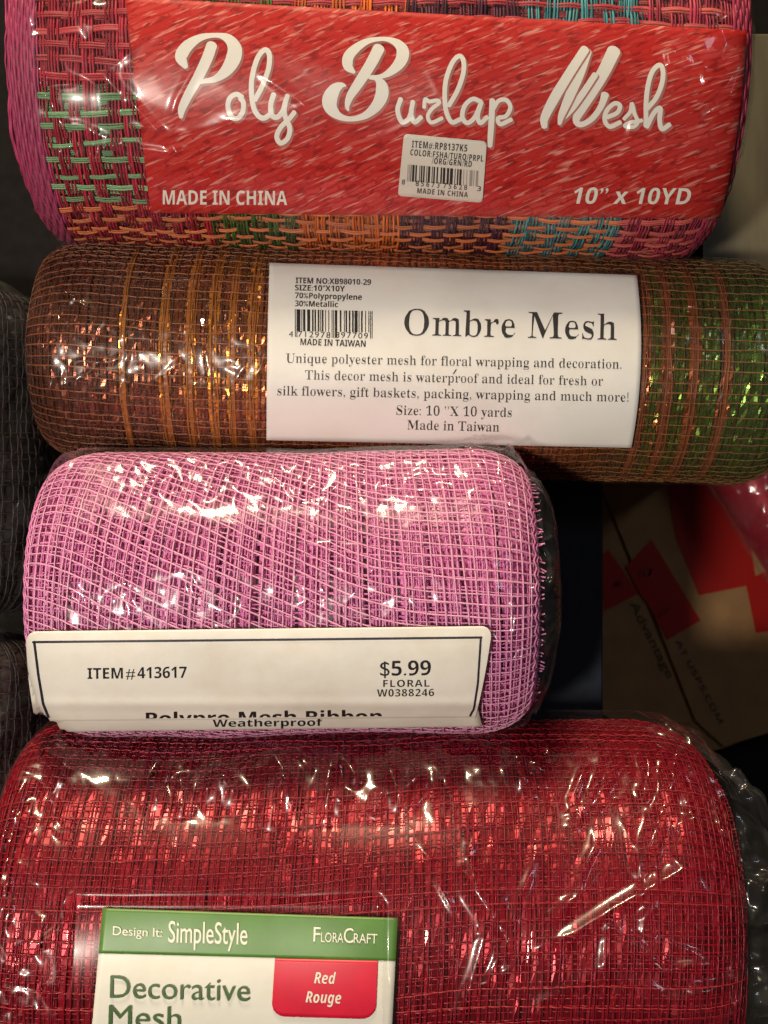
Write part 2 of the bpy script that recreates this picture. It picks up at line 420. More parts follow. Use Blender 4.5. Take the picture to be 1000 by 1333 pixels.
def clear(name, rough=.06, base=.05, milk=.03, tint=(1, 1, 1), pw=4.5):
    m, t, b = nt(name); t.nodes.remove(b)
    tr = node(t, 'ShaderNodeBsdfTransparent'); tr.inputs['Color'].default_value = (*tint, 1)
    gl = node(t, 'ShaderNodeBsdfGlossy'); gl.inputs['Roughness'].default_value = rough; gl.inputs['Color'].default_value = (1, 1, 1, 1)
    g1 = gl; g2 = node(t, 'ShaderNodeBsdfGlossy'); g2.inputs['Roughness'].default_value = .26; gl = node(t, 'ShaderNodeMixShader'); gl.inputs[0].default_value = .55
    t.links.new(g1.outputs[0], gl.inputs[1]); t.links.new(g2.outputs[0], gl.inputs[2])
    df = node(t, 'ShaderNodeBsdfDiffuse'); df.inputs['Color'].default_value = (.8, .8, .8, 1)
    lw = node(t, 'ShaderNodeLayerWeight'); lw.inputs['Blend'].default_value = .5
    p = node(t, 'ShaderNodeMath', operation='POWER'); p.inputs[1].default_value = pw
    q = node(t, 'ShaderNodeMath', operation='MULTIPLY_ADD'); q.inputs[1].default_value = .45; q.inputs[2].default_value = base
    t.links.new(lw.outputs['Facing'], p.inputs[0]); t.links.new(p.outputs[0], q.inputs[0])
    # cloudy scuffs in the film
    tc = node(t, 'ShaderNodeTexCoord'); nz = node(t, 'ShaderNodeTexNoise'); nz.inputs['Scale'].default_value = 60; nz.inputs['Detail'].default_value = 5
    t.links.new(tc.outputs['Object'], nz.inputs['Vector'])
    k = node(t, 'ShaderNodeMapRange'); k.inputs['From Min'].default_value = .4; k.inputs['From Max'].default_value = .75; k.inputs['To Min'].default_value = milk*.5; k.inputs['To Max'].default_value = milk*2
    t.links.new(nz.outputs['Fac'], k.inputs['Value'])
    at = node(t, 'ShaderNodeAttribute', attribute_name='tint'); ma = node(t, 'ShaderNodeMath', operation='MULTIPLY_ADD'); ma.inputs[1].default_value = .018
    t.links.new(at.outputs['Fac'], ma.inputs[0]); t.links.new(k.outputs['Result'], ma.inputs[2])
    m1 = node(t, 'ShaderNodeMixShader'); m2 = node(t, 'ShaderNodeMixShader')
    t.links.new(ma.outputs[0], m1.inputs[0]); t.links.new(tr.outputs[0], m1.inputs[1]); t.links.new(df.outputs[0], m1.inputs[2])
    t.links.new(q.outputs[0], m2.inputs[0]); t.links.new(m1.outputs[0], m2.inputs[1]); t.links.new(gl.outputs[0], m2.inputs[2])
    t.links.new(m2.outputs[0], t.nodes['Material Output'].inputs['Surface'])
    return m
def paper(name, col, rough=.5, stain=.06, bump=.25):
    m, t, b = nt(name); tc = node(t, 'ShaderNodeTexCoord')
    nz = node(t, 'ShaderNodeTexNoise'); nz.inputs['Scale'].default_value = 45; nz.inputs['Detail'].default_value = 8; nz.inputs['Roughness'].default_value = .65
    t.links.new(tc.outputs['Object'], nz.inputs['Vector'])
    r = node(t, 'ShaderNodeValToRGB'); r.color_ramp.elements[0].position = .28; r.color_ramp.elements[1].position = .55
    r.color_ramp.elements[0].color = (*[c*(1-stain*k) for c, k in zip(col, (1, 1.4, 2))], 1); r.color_ramp.elements[1].color = (*col, 1)
    t.links.new(nz.outputs['Fac'], r.inputs['Fac']); t.links.new(r.outputs['Color'], b.inputs['Base Color'])
    b.inputs['Roughness'].default_value = rough; b.inputs['Specular IOR Level'].default_value = .35
    n2 = node(t, 'ShaderNodeTexNoise'); n2.inputs['Scale'].default_value = 70; n2.inputs['Detail'].default_value = 3
    t.links.new(tc.outputs['Object'], n2.inputs['Vector'])
    bp = node(t, 'ShaderNodeBump'); bp.inputs['Strength'].default_value = bump; bp.inputs['Distance'].default_value = .0012
    t.links.new(n2.outputs['Fac'], bp.inputs['Height']); t.links.new(bp.outputs['Normal'], b.inputs['Normal'])
    return m
def burlap_print():
    """red label printed with a slanted burlap texture"""
    m, t, b = nt('printed red paper'); uv = node(t, 'ShaderNodeUVMap', uv_map='UVMap')
    def streak(scale, rot, sx, sy, lo, hi, c0, c1, dist=1.0):
        mp = node(t, 'ShaderNodeMapping'); mp.inputs['Rotation'].default_value = (0, 0, rot); 
        m2 = node(t, 'ShaderNodeMapping'); m2.inputs['Scale'].default_value = (sx, sy, 1)
        t.links.new(uv.outputs['UV'], mp.inputs['Vector']); t.links.new(mp.outputs['Vector'], m2.inputs['Vector'])
        nz = node(t, 'ShaderNodeTexNoise'); nz.inputs['Scale'].default_value = scale; nz.inputs['Detail'].default_value = 2.5; nz.inputs['Distortion'].default_value = dist
        t.links.new(m2.outputs['Vector'], nz.inputs['Vector'])
        r = node(t, 'ShaderNodeMapRange'); r.inputs['From Min'].default_value = lo; r.inputs['From Max'].default_value = hi
        t.links.new(nz.outputs['Fac'], r.inputs['Value']); return r.outputs['Result']
    dark = streak(1.0, -.46, 4.6, 15, .54, .63, 0, 1, .25)
    lite = streak(1.0, -.43, 2.6, 21, .57, .68, 0, 1, .35)
    mp = node(t, 'ShaderNodeMapping'); mp.inputs['Rotation'].default_value = (0, 0, -.42)
    nz = node(t, 'ShaderNodeTexNoise'); nz.inputs['Scale'].default_value = 2.6; nz.inputs['Detail'].default_value = 3
    sc = node(t, 'ShaderNodeVectorMath', operation='SCALE'); sc.inputs['Scale'].default_value = .16
    sb = node(t, 'ShaderNodeVectorMath', operation='SUBTRACT'); sb.inputs[1].default_value = (.5, .5, .5)
    ad = node(t, 'ShaderNodeVectorMath', operation='ADD')
    t.links.new(uv.outputs['UV'], mp.inputs['Vector']); t.links.new(uv.outputs['UV'], nz.inputs['Vector']); t.links.new(nz.outputs['Color'], sb.inputs[0]); t.links.new(sb.outputs[0], sc.inputs[0])
    t.links.new(mp.outputs['Vector'], ad.inputs[0]); t.links.new(sc.outputs[0], ad.inputs[1])
    br = node(t, 'ShaderNodeTexBrick'); br.offset = .45; br.squash = 1
    for k_, v_ in (('Color1', (.48, .018, .014, 1)), ('Color2', (.60, .07, .055, 1)), ('Mortar', (.44, .014, .012, 1)), ('Scale', 1.0), ('Mortar Size', .022), ('Mortar Smooth', .6), ('Bias', -.35), ('Brick Width', .52), ('Row Height', .085)): br.inputs[k_].default_value = v_
    t.links.new(ad.outputs[0], br.inputs['Vector'])
    mx = node(t, 'ShaderNodeMix', data_type='RGBA'); mx.inputs[7].default_value = (.26, .006, .006, 1)
    kd = node(t, 'ShaderNodeMath', operation='MULTIPLY'); kd.inputs[1].default_value = .85; t.links.new(dark, kd.inputs[0])
    t.links.new(kd.outputs[0], mx.inputs[0]); t.links.new(br.outputs['Color'], mx.inputs[6])
    m3 = node(t, 'ShaderNodeMix', data_type='RGBA'); m3.inputs[7].default_value = (.74, .34, .28, 1)
    k = node(t, 'ShaderNodeMath', operation='MULTIPLY'); k.inputs[1].default_value = .66; t.links.new(lite, k.inputs[0])
    t.links.new(k.outputs[0], m3.inputs[0]); t.links.new(mx.outputs[2], m3.inputs[6]); t.links.new(m3.outputs[2], b.inputs['Base Color'])
    b.inputs['Roughness'].default_value = .5; b.inputs['Specular IOR Level'].default_value = .15
    return m
black_ink = plain('black ink', (.012, .011, .013), .5)
grey_ink = plain('faded ink', (.33, .30, .27), .6)
white_paper = paper('white paper', (.80, .79, .75))
cream_paper = paper('cream paper', (.79, .76, .69), stain=.10)

# ------------------------------------------------------------------ the surface everything lies on
FLOOR = -375.0         # level the rolls lie at
BASE = -1180.0          # the shelf itself, a box height lower
def wood():
    m, t, b = nt('dark wood'); tc = node(t, 'ShaderNodeTexCoord'); mp = node(t, 'ShaderNodeMapping'); mp.inputs['Scale'].default_value = (8, 90, 8)
    nz = node(t, 'ShaderNodeTexNoise'); nz.inputs['Scale'].default_value = 3; nz.inputs['Detail'].default_value = 8
    t.links.new(tc.outputs['Object'], mp.inputs['Vector']); t.links.new(mp.outputs['Vector'], nz.inputs['Vector'])
    r = node(t, 'ShaderNodeValToRGB'); r.color_ramp.elements[0].color = (.004, .0035, .003, 1); r.color_ramp.elements[1].color = (.022, .018, .014, 1)
    t.links.new(nz.outputs['Fac'], r.inputs['Fac']); t.links.new(r.outputs['Color'], b.inputs['Base Color']); b.inputs['Roughness'].default_value = .7; b.inputs['Specular IOR Level'].default_value = .15; return m
g = 14; xs = np.linspace(-1600, 1600, g); ys = np.linspace(-1700, 1700, g)
X, Y = np.meshgrid(xs, ys, indexing='ij')
o = make('shelf_floor', np.stack([X, Y, np.full(X.shape, BASE)], -1).reshape(-1, 3), gridfaces(g, g), wood(), smooth=False)
tag(o, 'dark brown wooden shelf under the boxes', 'shelf', kind='structure')

# ------------------------------------------------------------------ box helper
def prism(poly, z0, z1, bev=2.0):
    """polygon (CCW from above) pulled up from z0 to z1 with a chamfered top edge"""
    P = np.array(poly, float); n = len(P); c = P.mean(0); d = P-c; l = np.linalg.norm(d, axis=1, keepdims=True); Q = P-d/l*bev
    V = np.concatenate([np.c_[P, np.full(n, z0)], np.c_[P, np.full(n, z1-bev)], np.c_[Q, np.full(n, z1)]])
    F = [list(range(n))[::-1], list(range(2*n, 3*n))]
    for i in range(n):
        j = (i+1) % n; F += [[i, j, n+j, n+i], [n+i, n+j, 2*n+j, 2*n+i]]
    return V, F
def pxpoly(pts, z): 
    k = (D-z)/D; return [((x-500)*k, (666.5-y)*k) for x, y in pts]

# ------------------------------------------------------------------ burlap roll
burlap = Roll((-3, 600, FLOOR+225), -1.2, 225, -472, 468, (60, 34), (80, 40),
              lambda u, th: 2.5*vnoise(u/90+4, th*2.2+7, 5))
root = thing('mesh_roll', 'multicoloured burlap mesh roll with a red script label, at the top', 'mesh roll', (-3, 600, FLOOR), 'rolls of decorative mesh')
bands = [(-500, (.44, .018, .045)), (-252, (.46, .016, .03)), (-228, (.06, .16, .03)), (-114, (.75, .15, .012)), (30, (.085, .012, .04)), (180, (.05, .27, .30)), (322, (.44, .03, .075))]
def bandcol(u):
    c = np.zeros((len(u), 3)); e = np.array([b[0] for b in bands]); k = np.clip(np.searchsorted(e, u, 'right')-1, 0, len(bands)-1)
    return np.array([b[1] for b in bands])[k]
V, F = shell(burlap, -9)
make('core', V, F, plain('wine coloured inner layers', (.22, .012, .028), .7, var=.5, scale=500), root)
parts = []
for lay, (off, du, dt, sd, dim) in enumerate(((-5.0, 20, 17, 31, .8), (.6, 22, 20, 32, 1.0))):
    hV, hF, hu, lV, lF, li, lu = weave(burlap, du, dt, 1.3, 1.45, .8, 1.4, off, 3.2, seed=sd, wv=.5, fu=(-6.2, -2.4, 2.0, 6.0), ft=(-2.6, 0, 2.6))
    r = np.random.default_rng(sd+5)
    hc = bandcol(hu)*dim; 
    k = np.repeat(np.array([hu.reshape(-1)]), 1, 0)[0]
    hc = hc*(1+.35*np.sin(hu*5.7)[:, None]); hc[hu < -430] = np.array((.50, .05, .16))*dim
    # split fibre strands: a slight second tone
    parts.append((hV, hF, np.clip(hc, 0, 1)))
    n = li.max()+1
    thl = -TH+np.arange(n)*dt/burlap.R
    tg = [float(burlap.pix(np.array([100.]), np.array([y]), 3)[1][0]) for y in (103., 272.)]
    base = np.where((thl[:, None] > tg[1]) & (thl[:, None] < tg[0]), (.20, .40, .19), (.42, .03, .045))
    base = np.where(thl[:, None] <= tg[1], (.62, .16, .05), base)
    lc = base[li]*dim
    far = lu > 320; lc[far] = np.array((.55, .10, .09))*dim
    lc = lc*(1+.2*np.sin(li*2.7)[:, None])*(1+.10*np.sin(np.arange(len(li))//997*2.1))[:, None]; parts.append((lV, lF, np.clip(lc, 0, 1)))
# gathered selvedge at the left end: hoops set close together
us = burlap.u0+np.linspace(1, 40, 11); th = np.linspace(-TH, TH, 260)[None].repeat(len(us), 0)
u = us[:, None]+wob(len(us), 260, 1.2, rng, 11); tv, tf = tube(burlap.at(u, th, 3+1.2*np.sin(th*40+us[:, None])), burlap.normal(u, th), np.full(len(us), 3.2), 1.5)
parts.append((tv, tf, np.array((.40, .05, .13))))
us = burlap.u1-np.linspace(1, 30, 9); u = us[:, None]+wob(len(us), 260, 1.2, rng, 11); th = th[:9]
tv, tf = tube(burlap.at(u, th, 3+1.2*np.sin(th*40+us[:, None])), burlap.normal(u, th), np.full(len(us), 3.0), 1.5); parts.append((tv, tf, np.array((.40, .03, .08))))
V, F, C = join(parts)
make('woven_mesh', V, F, tinted('poly burlap strands', .5, spec=.4, trans=.12), root, col=C)

bm_ = burlap.frompix
V, F, uv = sheet(bm_, [(163, -4), (972, 40), (938, 285), (196, 277)], 10.0, (90, 40), bow=(0, 6))
lab = make('label', V, F, burlap_print(), root, uv=uv)
ink = Ink(bm_)
def tr(pts, ox, oy, k, w=None): return [(ox+p[0]/k, oy+p[1]/k, (p[2] if len(p) > 2 else w)/k) for p in pts]
K1 = (215, 30, 5.556); KB = (410, 35, 7.692); K3 = (505, 60, 5.882); K4 = (695, 50, 5.263)
ST = [
 tr([(338, 160, 78), (300, 265, 80), (235, 400, 76), (168, 520, 68), (122, 620, 56), (115, 680, 30)], *K1),
 tr([(150, 318, 34), (116, 245, 88), (160, 168, 84), (255, 106, 52), (370, 88, 34), (455, 112, 66), (502, 180, 100), (492, 260, 108), (440, 345, 84), (365, 402, 50), (285, 420, 34), (225, 428, 30)], *K1),
 tr([(556, 535), (515, 515), (468, 545), (455, 610), (482, 678), (525, 688), (562, 640), (566, 575), (545, 545)], *K1, w=36),
 tr([(650, 555), (705, 450), (750, 320), (752, 220), (718, 195), (668, 255), (630, 390), (626, 520), (650, 635), (705, 688), (765, 660)], *K1, w=37),
 tr([(785, 515), (765, 590), (772, 665), (812, 680), (850, 640), (868, 590)], *K1, w=38),
 tr([(885, 525), (862, 610), (870, 680), (902, 760), (885, 835), (835, 868), (808, 820), (838, 752), (900, 690), (935, 645)], *K1, w=36),
 tr([(640, 215, 118), (560, 370, 112), (440, 560, 102), (355, 690, 80), (325, 785, 50), (332, 835, 24)], *KB),
 tr([(392, 455, 34), (332, 390, 98), (340, 290, 106), (440, 192, 82), (560, 134, 52), (710, 122, 44), (825, 165, 84), (880, 245, 124), (858, 345, 118), (770, 440, 84), (665, 495, 46), (555, 500, 30)], *KB),
 tr([(545, 512, 24), (618, 520, 50), (668, 590, 116), (668, 690, 130), (608, 800, 108), (500, 888, 72), (365, 922, 50), (245, 895, 72), (162, 815, 128), (150, 720, 150), (200, 625, 118), (265, 585, 62), (308, 588, 20)], *KB),
 tr([(98, 405), (75, 490), (105, 578), (155, 562), (182, 500)], *K3, w=37),
 tr([(192, 425), (178, 520), (205, 582), (255, 545)], *K3, w=36),
 tr([(278, 470), (286, 408), (318, 424), (378, 416), (392, 436), (335, 482), (306, 540), (335, 585), (415, 552)], *K3, w=30),
 tr([(468, 455), (535, 335), (578, 205), (578, 110), (545, 76), (492, 130), (445, 260), (436, 400), (450, 510), (490, 582), (555, 560)], *K3, w=36),
 tr([(712, 425), (650, 405), (590, 455), (570, 540), (608, 588), (665, 545), (708, 450)], *K3, w=35),
 tr([(716, 430), (688, 530), (708, 588), (760, 545)], *K3, w=35),
 tr([(800, 415, 44), (795, 550, 46), (786, 690, 44), (782, 765, 36)], *K3),
 tr([(808, 480), (850, 418), (910, 415), (938, 470), (905, 535), (845, 552), (862, 598), (945, 562)], *K3, w=33),
 tr([(350, 75, 62), (240, 245, 66), (140, 410, 70), (75, 540, 58), (72, 605, 40)], *K4),
 tr([(358, 90, 76), (305, 250, 76), (243, 400, 66), (192, 520, 48), (176, 585, 26)], *K4),
 tr([(185, 570, 24), (262, 480, 42), (340, 370, 46), (420, 250, 44)], *K4),
 tr([(548, 85, 92), (480, 225, 86), (400, 360, 80), (325, 480, 70), (290, 560, 48), (325, 590, 38), (400, 548, 40), (460, 465, 42), (488, 385, 54)], *K4),
 tr([(505, 540), (572, 508), (590, 460), (552, 446), (500, 495), (486, 560), (522, 604), (592, 575)], *K4, w=31),
 tr([(618, 552), (662, 500), (672, 446), (690, 515), (712, 572), (680, 606), (625, 600), (655, 578), (740, 562)], *K4, w=27),
 tr([(778, 480), (842, 400), (882, 290), (880, 200), (846, 188), (800, 255), (772, 400), (768, 600)], *K4, w=33),
 tr([(775, 605), (822, 512), (866, 478), (862, 560), (878, 620), (930, 590)], *K4, w=33)]
for st in ST: ink.stroke(st, 10.5, 1, shift=(2.4, 3.0), lift=.02)
ink.k = 0
MS = ST[17:21]
for st in ST[:17]+ST[21:]: ink.stroke(st, 11.4, 0, lift=.03)
ink.k = 0
for q, st in enumerate((MS[3], MS[2], MS[1], MS[0])): ink.k = 0; ink.stroke(st, 11.2+.22*q, 1, shift=(1.9, 1.6), lift=0); ink.stroke(st, 11.3+.22*q, 0, lift=0)
ink.text(sansb('MADE IN CHINA'), (212, 266), (374, 267), 17.5, 10.8)
ink.text(sansb('10” x 10YD'), (744, 265), (897, 266), 20, 10.8, shear=.22)
white_ink = plain('cream white ink', (.80, .77, .69), .5)
ink.build('lettering', [white_ink, plain('shaded ink', (.42, .15, .12), .6)], lab)
V, F, uv = sheet(bm_, [(526, 174), (634, 184), (628, 264), (518, 255)], 12.8, (30, 16), rnd=(5, 5), thick=.8)
stk = make('price_sticker', V, F, paper('sticker paper', (.70, .66, .58)), root, uv=uv)
ink = Ink(bm_)
ink.text(sansb('ITEM#:RP8137K5'), (536, 192), (608, 197.5), 8.6, 13.3, space=1.15)
ink.text(sansb('COLOR:FSHA/TURQ/PRPL'), (534, 202), (629, 210.5), 7.6, 13.3, space=1.15)
ink.text(sansb('/ORG/GRN/RD'), (562, 213), (614, 217.5), 7.4, 13.3, space=1.15)
ink.text('8', (523, 240), (527, 240.4), 6.5, 13.3, offset=.5)
ink.text('85673', (541, 242), (572, 244.5), 7, 13.3, offset=.8, space=1.5)
ink.text('75628', (577, 245), (608, 247.5), 7, 13.3, offset=.8, space=1.5)
ink.text('3', (621, 248.5), (626, 249), 6.5, 13.3, offset=.5)
ink.text(sansb('MADE IN CHINA'), (543, 251.5), (609, 257), 6.6, 13.3, space=1.15)
ink.build('lettering', [black_ink], stk)
ink = Ink(bm_); ink.bars((531, 214), (623, 222.5), (622, 243), (530, 236), 13.3, 3, 90, faint=lambda a, r: a > .72 and r.random() < .8 or a < .03)
ink.build('barcode', [black_ink, grey_ink], stk)

# ------------------------------------------------------------------ ombre roll
ombre = Roll((0, 222, FLOOR+162), -1.9, 162, -492, 570, (80, 36), (60, 30),
             lambda u, th: 2.2*vnoise(u/80+14, th*2+7, 15))
root = thing('mesh_roll', 'bronze to green glittery mesh roll with white Ombre Mesh label', 'mesh roll', (0, 222, FLOOR), 'rolls of decorative mesh')
def ramp(u, stops):
    x = [s[0] for s in stops]; return np.stack([np.interp(u, x, [s[1][i] for s in stops]) for i in range(3)], -1)
otin = [(-500, (.12, .032, .02)), (-330, (.15, .04, .018)), (-180, (.22, .06, .016)), (0, (.60, .16, .05)), (200, (.40, .11, .04)), (330, (.10, .05, .014)), (360, (.085, .115, .014)), (560, (.065, .15, .025))]
oyarn = [(-500, (.34, .10, .04)), (-300, (.46, .15, .045)), (0, (.55, .15, .05)), (300, (.45, .16, .05)), (560, (.34, .20, .07))]
V, F = shell(ombre, -6)
uu = None
core = make('core', V, F, tinted('ombre inner layers', .6), root, col=ramp(((V-np.array([0, 222, 0]))[:, 0]), [(a, tuple(x*.22 for x in c)) for a, c in otin]))
# tinsel
def tinsel(roll, du, dth_px, wd, off, twist, bump, colf, seed, per=2, thr=TH):
    r = np.random.default_rng(seed); us = np.arange(roll.u0+2, roll.u1-2, du); nu = len(us); K = int(2*thr*roll.R/dth_px)*per
    th = np.linspace(-thr, thr, K)[None].repeat(nu, 0); u = us[:, None]+wob(nu, K, 1.4, r)+r.normal(0, .5, (nu, K))
    P = roll.at(u, th, off+r.normal(0, bump, (nu, K))); N = roll.normal(u, th)
    V, F = strip(P, N, wd, r.normal(0, twist, (nu, K)))
    c = np.repeat(colf(np.broadcast_to(us[:, None], (nu, K)).ravel(), th.ravel()), 2, 0)
    return V, F, c
hoops_o = [-352, -297, -262, -230, -205, -178]
hoops_g = [353, 385, 420, 462]
def ocol(u, th):
    c = ramp(u, otin); 
    for h in hoops_o: c[np.abs(u-h) < 6] = (.62, .21, .02)
    for h in hoops_g: c[np.abs(u-h) < 7] = (.30, .085, .03)
    return c
V, F, C = join([tinsel(ombre, 5.2, 17, 5.0, -1.2, .27, .9, ocol, 41), tinsel(ombre, 8.0, 12, 8.4, -4.0, .22, .4, ocol, 42)]); C = np.clip(C*1.75, 0, 1)
make('tinsel', V, F, tinted('metallic tinsel', .27, metal=.7, coat=.5), root, smooth=False, col=C)
hV, hF, hu, lV, lF, li, lu = weave(ombre, 13, 15, .55, .85, .7, .7, 1.2, 1.3, seed=44, warp=lambda u, th: (u, th+.05*np.exp(-((u+430)/90)**2)*np.cos(th)))
h2 = weave(ombre, 9, 8.5, .45, .5, .6, .5, -.4, 1.2, seed=46, per=3)
parts = [(h2[0], h2[1], ramp(h2[2], oyarn)*.18), (h2[3], h2[4], ramp(h2[6], oyarn)*.26), (hV, hF, ramp(hu, oyarn)*.25), (lV, lF, ramp(lu, oyarn)*.75)]
for h in hoops_o+hoops_g:
    u = np.array([[h-2.5], [h+3]])+wob(2, 400, 1.6, rng, 9); th = np.linspace(-TH, TH, 400)[None].repeat(2, 0)
    tv, tf = tube(ombre.at(u, th, 1.6+.6*np.sin(th*33+h)), ombre.normal(u, th), .8*(1+.5*wob(2, 400, .5, rng, 31)), .6)
    parts.append((tv, tf, np.array((.42, .14, .02)) if h < 0 else np.array((.28, .085, .03))))
    u = np.full((1, 400), float(h))+wob(1, 400, 1.4, rng, 9); th = th[:1]
    P = ombre.at(u, th, .4+rng.normal(0, .35, (1, 400))); V_, F_ = strip(P, ombre.normal(u, th), 6.5+1.5*wob(1, 400, .6, rng, 17)[..., None], rng.normal(0, .14, (1, 400)))
    parts.append((V_, F_, np.array((.34, .10, .014)) if h < 0 else np.array((.22, .06, .02))))
V, F, C = join(parts)
make('woven_mesh', V, F, tinted('fine ombre yarn', .4, spec=.5, trans=.1), root, col=C)
om_ = ombre.frompix
V, F, uv = sheet(om_, [(351, 342), (829, 358), (822, 583), (347, 573)], 9.0, (80, 44), bow=(-1, 9), lift=lambda x, y: 2.4*vnoise(x/120, y/70, 77))
lab = make('label', V, F, white_paper, root, uv=uv)
ink = Ink(lambda x, y, o: om_(x, y, o+2.4*vnoise(x/120, y/70, 77)))
Z = 9.6
ink.text(sansb('ITEM NO:XB98010-29'), (385, 368.5), (483, 371), 7.0, Z)
ink.text(sansb('SIZE:10"X10Y'), (384, 378), (449, 379.5), 7.0, Z)
ink.text(sansb('70%Polypropylene'), (384, 388), (471, 390.5), 7.0, Z)
ink.text(sansb('30%Metallic'), (384, 398.5), (440, 400), 7.0, Z)
ink.text('4', (376, 438.5), (381.5, 438.7), 7.5, Z); ink.text('712978', (388, 438.5), (430, 440), 7.5, Z, space=1.2); ink.text('897709', (436.5, 439.5), (479, 441), 7.5, Z, space=1.2)
ink.text(sansb('MADE IN TAIWAN'), (391, 449), (476, 451.5), 8.0, Z)
ink.text(serif('Ombre Mesh'), (526, 436), (803, 442.5), 34, Z, thin=2.6, cut=6)
for s_, a, b in (('Unique polyester mesh for floral wrapping and decoration.', (372, 472), (809, 480)), ('This decor mesh is waterproof and ideal for fresh or', (397, 494), (785, 502)),
                 ('silk flowers, gift baskets, packing, wrapping and much more!', (361, 514.5), (818, 523)), ('Size: 10 ”X 10 yards', (516, 540), (666, 543)), ('Made in Taiwan', (530, 559), (650, 562))):
    ink.text(serif(s_), a, b, 12.2, Z, thin=2.4)
ink.stroke([(590, 487, 1.3), (594, 481, 1.6)], Z)
ink.build('lettering', [plain('label ink', (.03, .027, .03), .5)], lab)
ink = Ink(lambda x, y, o: om_(x, y, o+2.4*vnoise(x/120, y/70, 77)))
ink.bars((384, 402.5), (485, 405), (485, 433), (384, 431), Z, 8, 95, long=.27); ink.build('barcode', [black_ink], lab)

# ------------------------------------------------------------------ pink roll
NAVY_TOP = FLOOR+100
pink = Roll((-14, -109, NAVY_TOP+193), .4, 193, -432, 208, (75, 40), (75, 46),
            lambda u, th: 3.0*vnoise(u/100+24, th*2+7, 25)-4.0*np.exp(-((u+10)/120)**2))
root = thing('mesh_roll', 'short pink mesh roll with a cream $5.99 price label', 'mesh roll', (-14, -109, NAVY_TOP), 'rolls of decorative mesh')
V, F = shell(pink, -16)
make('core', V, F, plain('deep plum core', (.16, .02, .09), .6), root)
# tinsel bands with narrow dark gaps
gaps = np.array([-434, -395, -352, -318, -288, -262, -228, -186, -140, -92, -50, -8, 33, 72, 112, 156, 208])
parts = []
r = np.random.default_rng(61)
wv = [wob(1, 200, 2.6, r, 5)[0] for _ in gaps]
for k in range(len(gaps)-1):
    n = 10; th = np.linspace(-TH, TH, 200)
    g0 = 1.3+1.6*r.random()*(.6+.4*np.sin(th*2+r.random()*6)); a = gaps[k]+wv[k]+g0; b = gaps[k+1]+wv[k+1]-g0
    s = np.linspace(0, 1, n)[:, None]; u = a[None]*(1-s)+b[None]*s; T2 = th[None].repeat(n, 0)
    u = u+(u+60)*.10*np.clip(-T2, -1, 1.2)*np.clip((180-u)/80, 0, 1)*np.clip((u-pink.u0)/170, 0, 1)
    P = pink.at(u, T2, -9+3.0*np.sqrt(np.clip(1-(2*s-1)**2, 0, 1))-3+0*u); V = P.reshape(-1, 3)
    parts.append((V, gridfaces(n, 200), np.array((.60, .16, .40))*(.85+.3*r.random())))
V, F, C = join(parts)
make('tinsel', V, F, tinted('orchid film bands', .35, spec=.5), root, col=C)
gu = np.linspace(-460, 220, 400); slope = np.interp(gu, [-460, -400, -330, -40, 40, 220], [-.08, -.16, -.50, -.48, -.12, -.03])
G = np.concatenate([[0], np.cumsum((slope[1:]+slope[:-1])/2*np.diff(gu))]); G -= np.interp(60, gu, G)
def lean(u, th): return u+(u+60)*.10*np.clip(-th, -1, 1.2)*np.clip((180-u)/80, 0, 1)*np.clip((u-pink.u0)/170, 0, 1)
def warp_a(u, th): return lean(u, th), th+np.interp(u, gu, G)/pink.R
def warp_b(u, th): return lean(u, th)+2*np.sin(th*3), th+.018*np.sin(u/60)+np.interp(u, gu, G)*.5/pink.R
def warp_c(u, th): return lean(u, th), th-.02*np.sin(u/75)
gapf = lambda u: np.min(np.abs(u[:, None]-gaps[None]), 1) < 3.6
parts = []
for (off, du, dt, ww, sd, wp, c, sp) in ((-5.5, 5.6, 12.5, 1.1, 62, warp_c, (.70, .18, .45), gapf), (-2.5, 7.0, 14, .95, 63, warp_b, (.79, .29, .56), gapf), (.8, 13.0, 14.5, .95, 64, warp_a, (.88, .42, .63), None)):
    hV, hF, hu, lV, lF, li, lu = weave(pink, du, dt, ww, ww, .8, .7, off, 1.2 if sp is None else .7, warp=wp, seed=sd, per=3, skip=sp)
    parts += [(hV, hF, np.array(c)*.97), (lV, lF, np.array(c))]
# frayed thread ends at the right end
n = 110; th = np.linspace(-2.2, 2.2, n)+r.normal(0, .006, n); t = np.linspace(0, 1, 6)
u = pink.u1-7+t[None]*r.uniform(8, 17, (n, 1)); T2 = th[:, None]+r.normal(0, .02, (n, 1))*t[None]**2
P = pink.at(np.minimum(u, pink.u1-.5), T2, 0); P[..., 0] += np.maximum(u-pink.u1, 0); tv, tf = tube(P, pink.normal(np.minimum(u, pink.u1-3), T2), np.full(n, 1.1), 1.0)
parts.append((tv, tf, np.array((.72, .26, .52))))
for s_, uu in ((1, pink.u1-3), (1, pink.u1-7), (1, pink.u0+3), (1, pink.u0+7)):
    th = np.linspace(-TH, TH, 400)[None]; tv, tf = tube(pink.at(np.full(th.shape, uu)+1.5*np.sin(th*60), th, 1.5), pink.normal(np.full(th.shape, uu), th), np.full(1, 1.4), 1.2); parts.append((tv, tf, np.array((.72, .24, .50))))
V, F, C = join(parts)
make('woven_mesh', V, F, tinted('pink mesh yarn', .42, spec=.4, trans=.15), root, col=C)
pk_ = pink.frompix
plift = lambda x, y: 2.0*vnoise(x/160+3, y/60, 91)+2.5*np.exp(-((y-916)/7.0)**2)
V, F, uv = sheet(pk_, [(34, 822), (641, 815), (619, 934), (46, 939)], 9.5, (90, 50), rnd=(14, 0), bow=(-3, 2), lift=plift)
lab = make('label', V, F, cream_paper, root, uv=uv)
V, F, uv = sheet(pk_, [(50, 926), (622, 922), (628, 946), (60, 953)], 7.6, (60, 12))
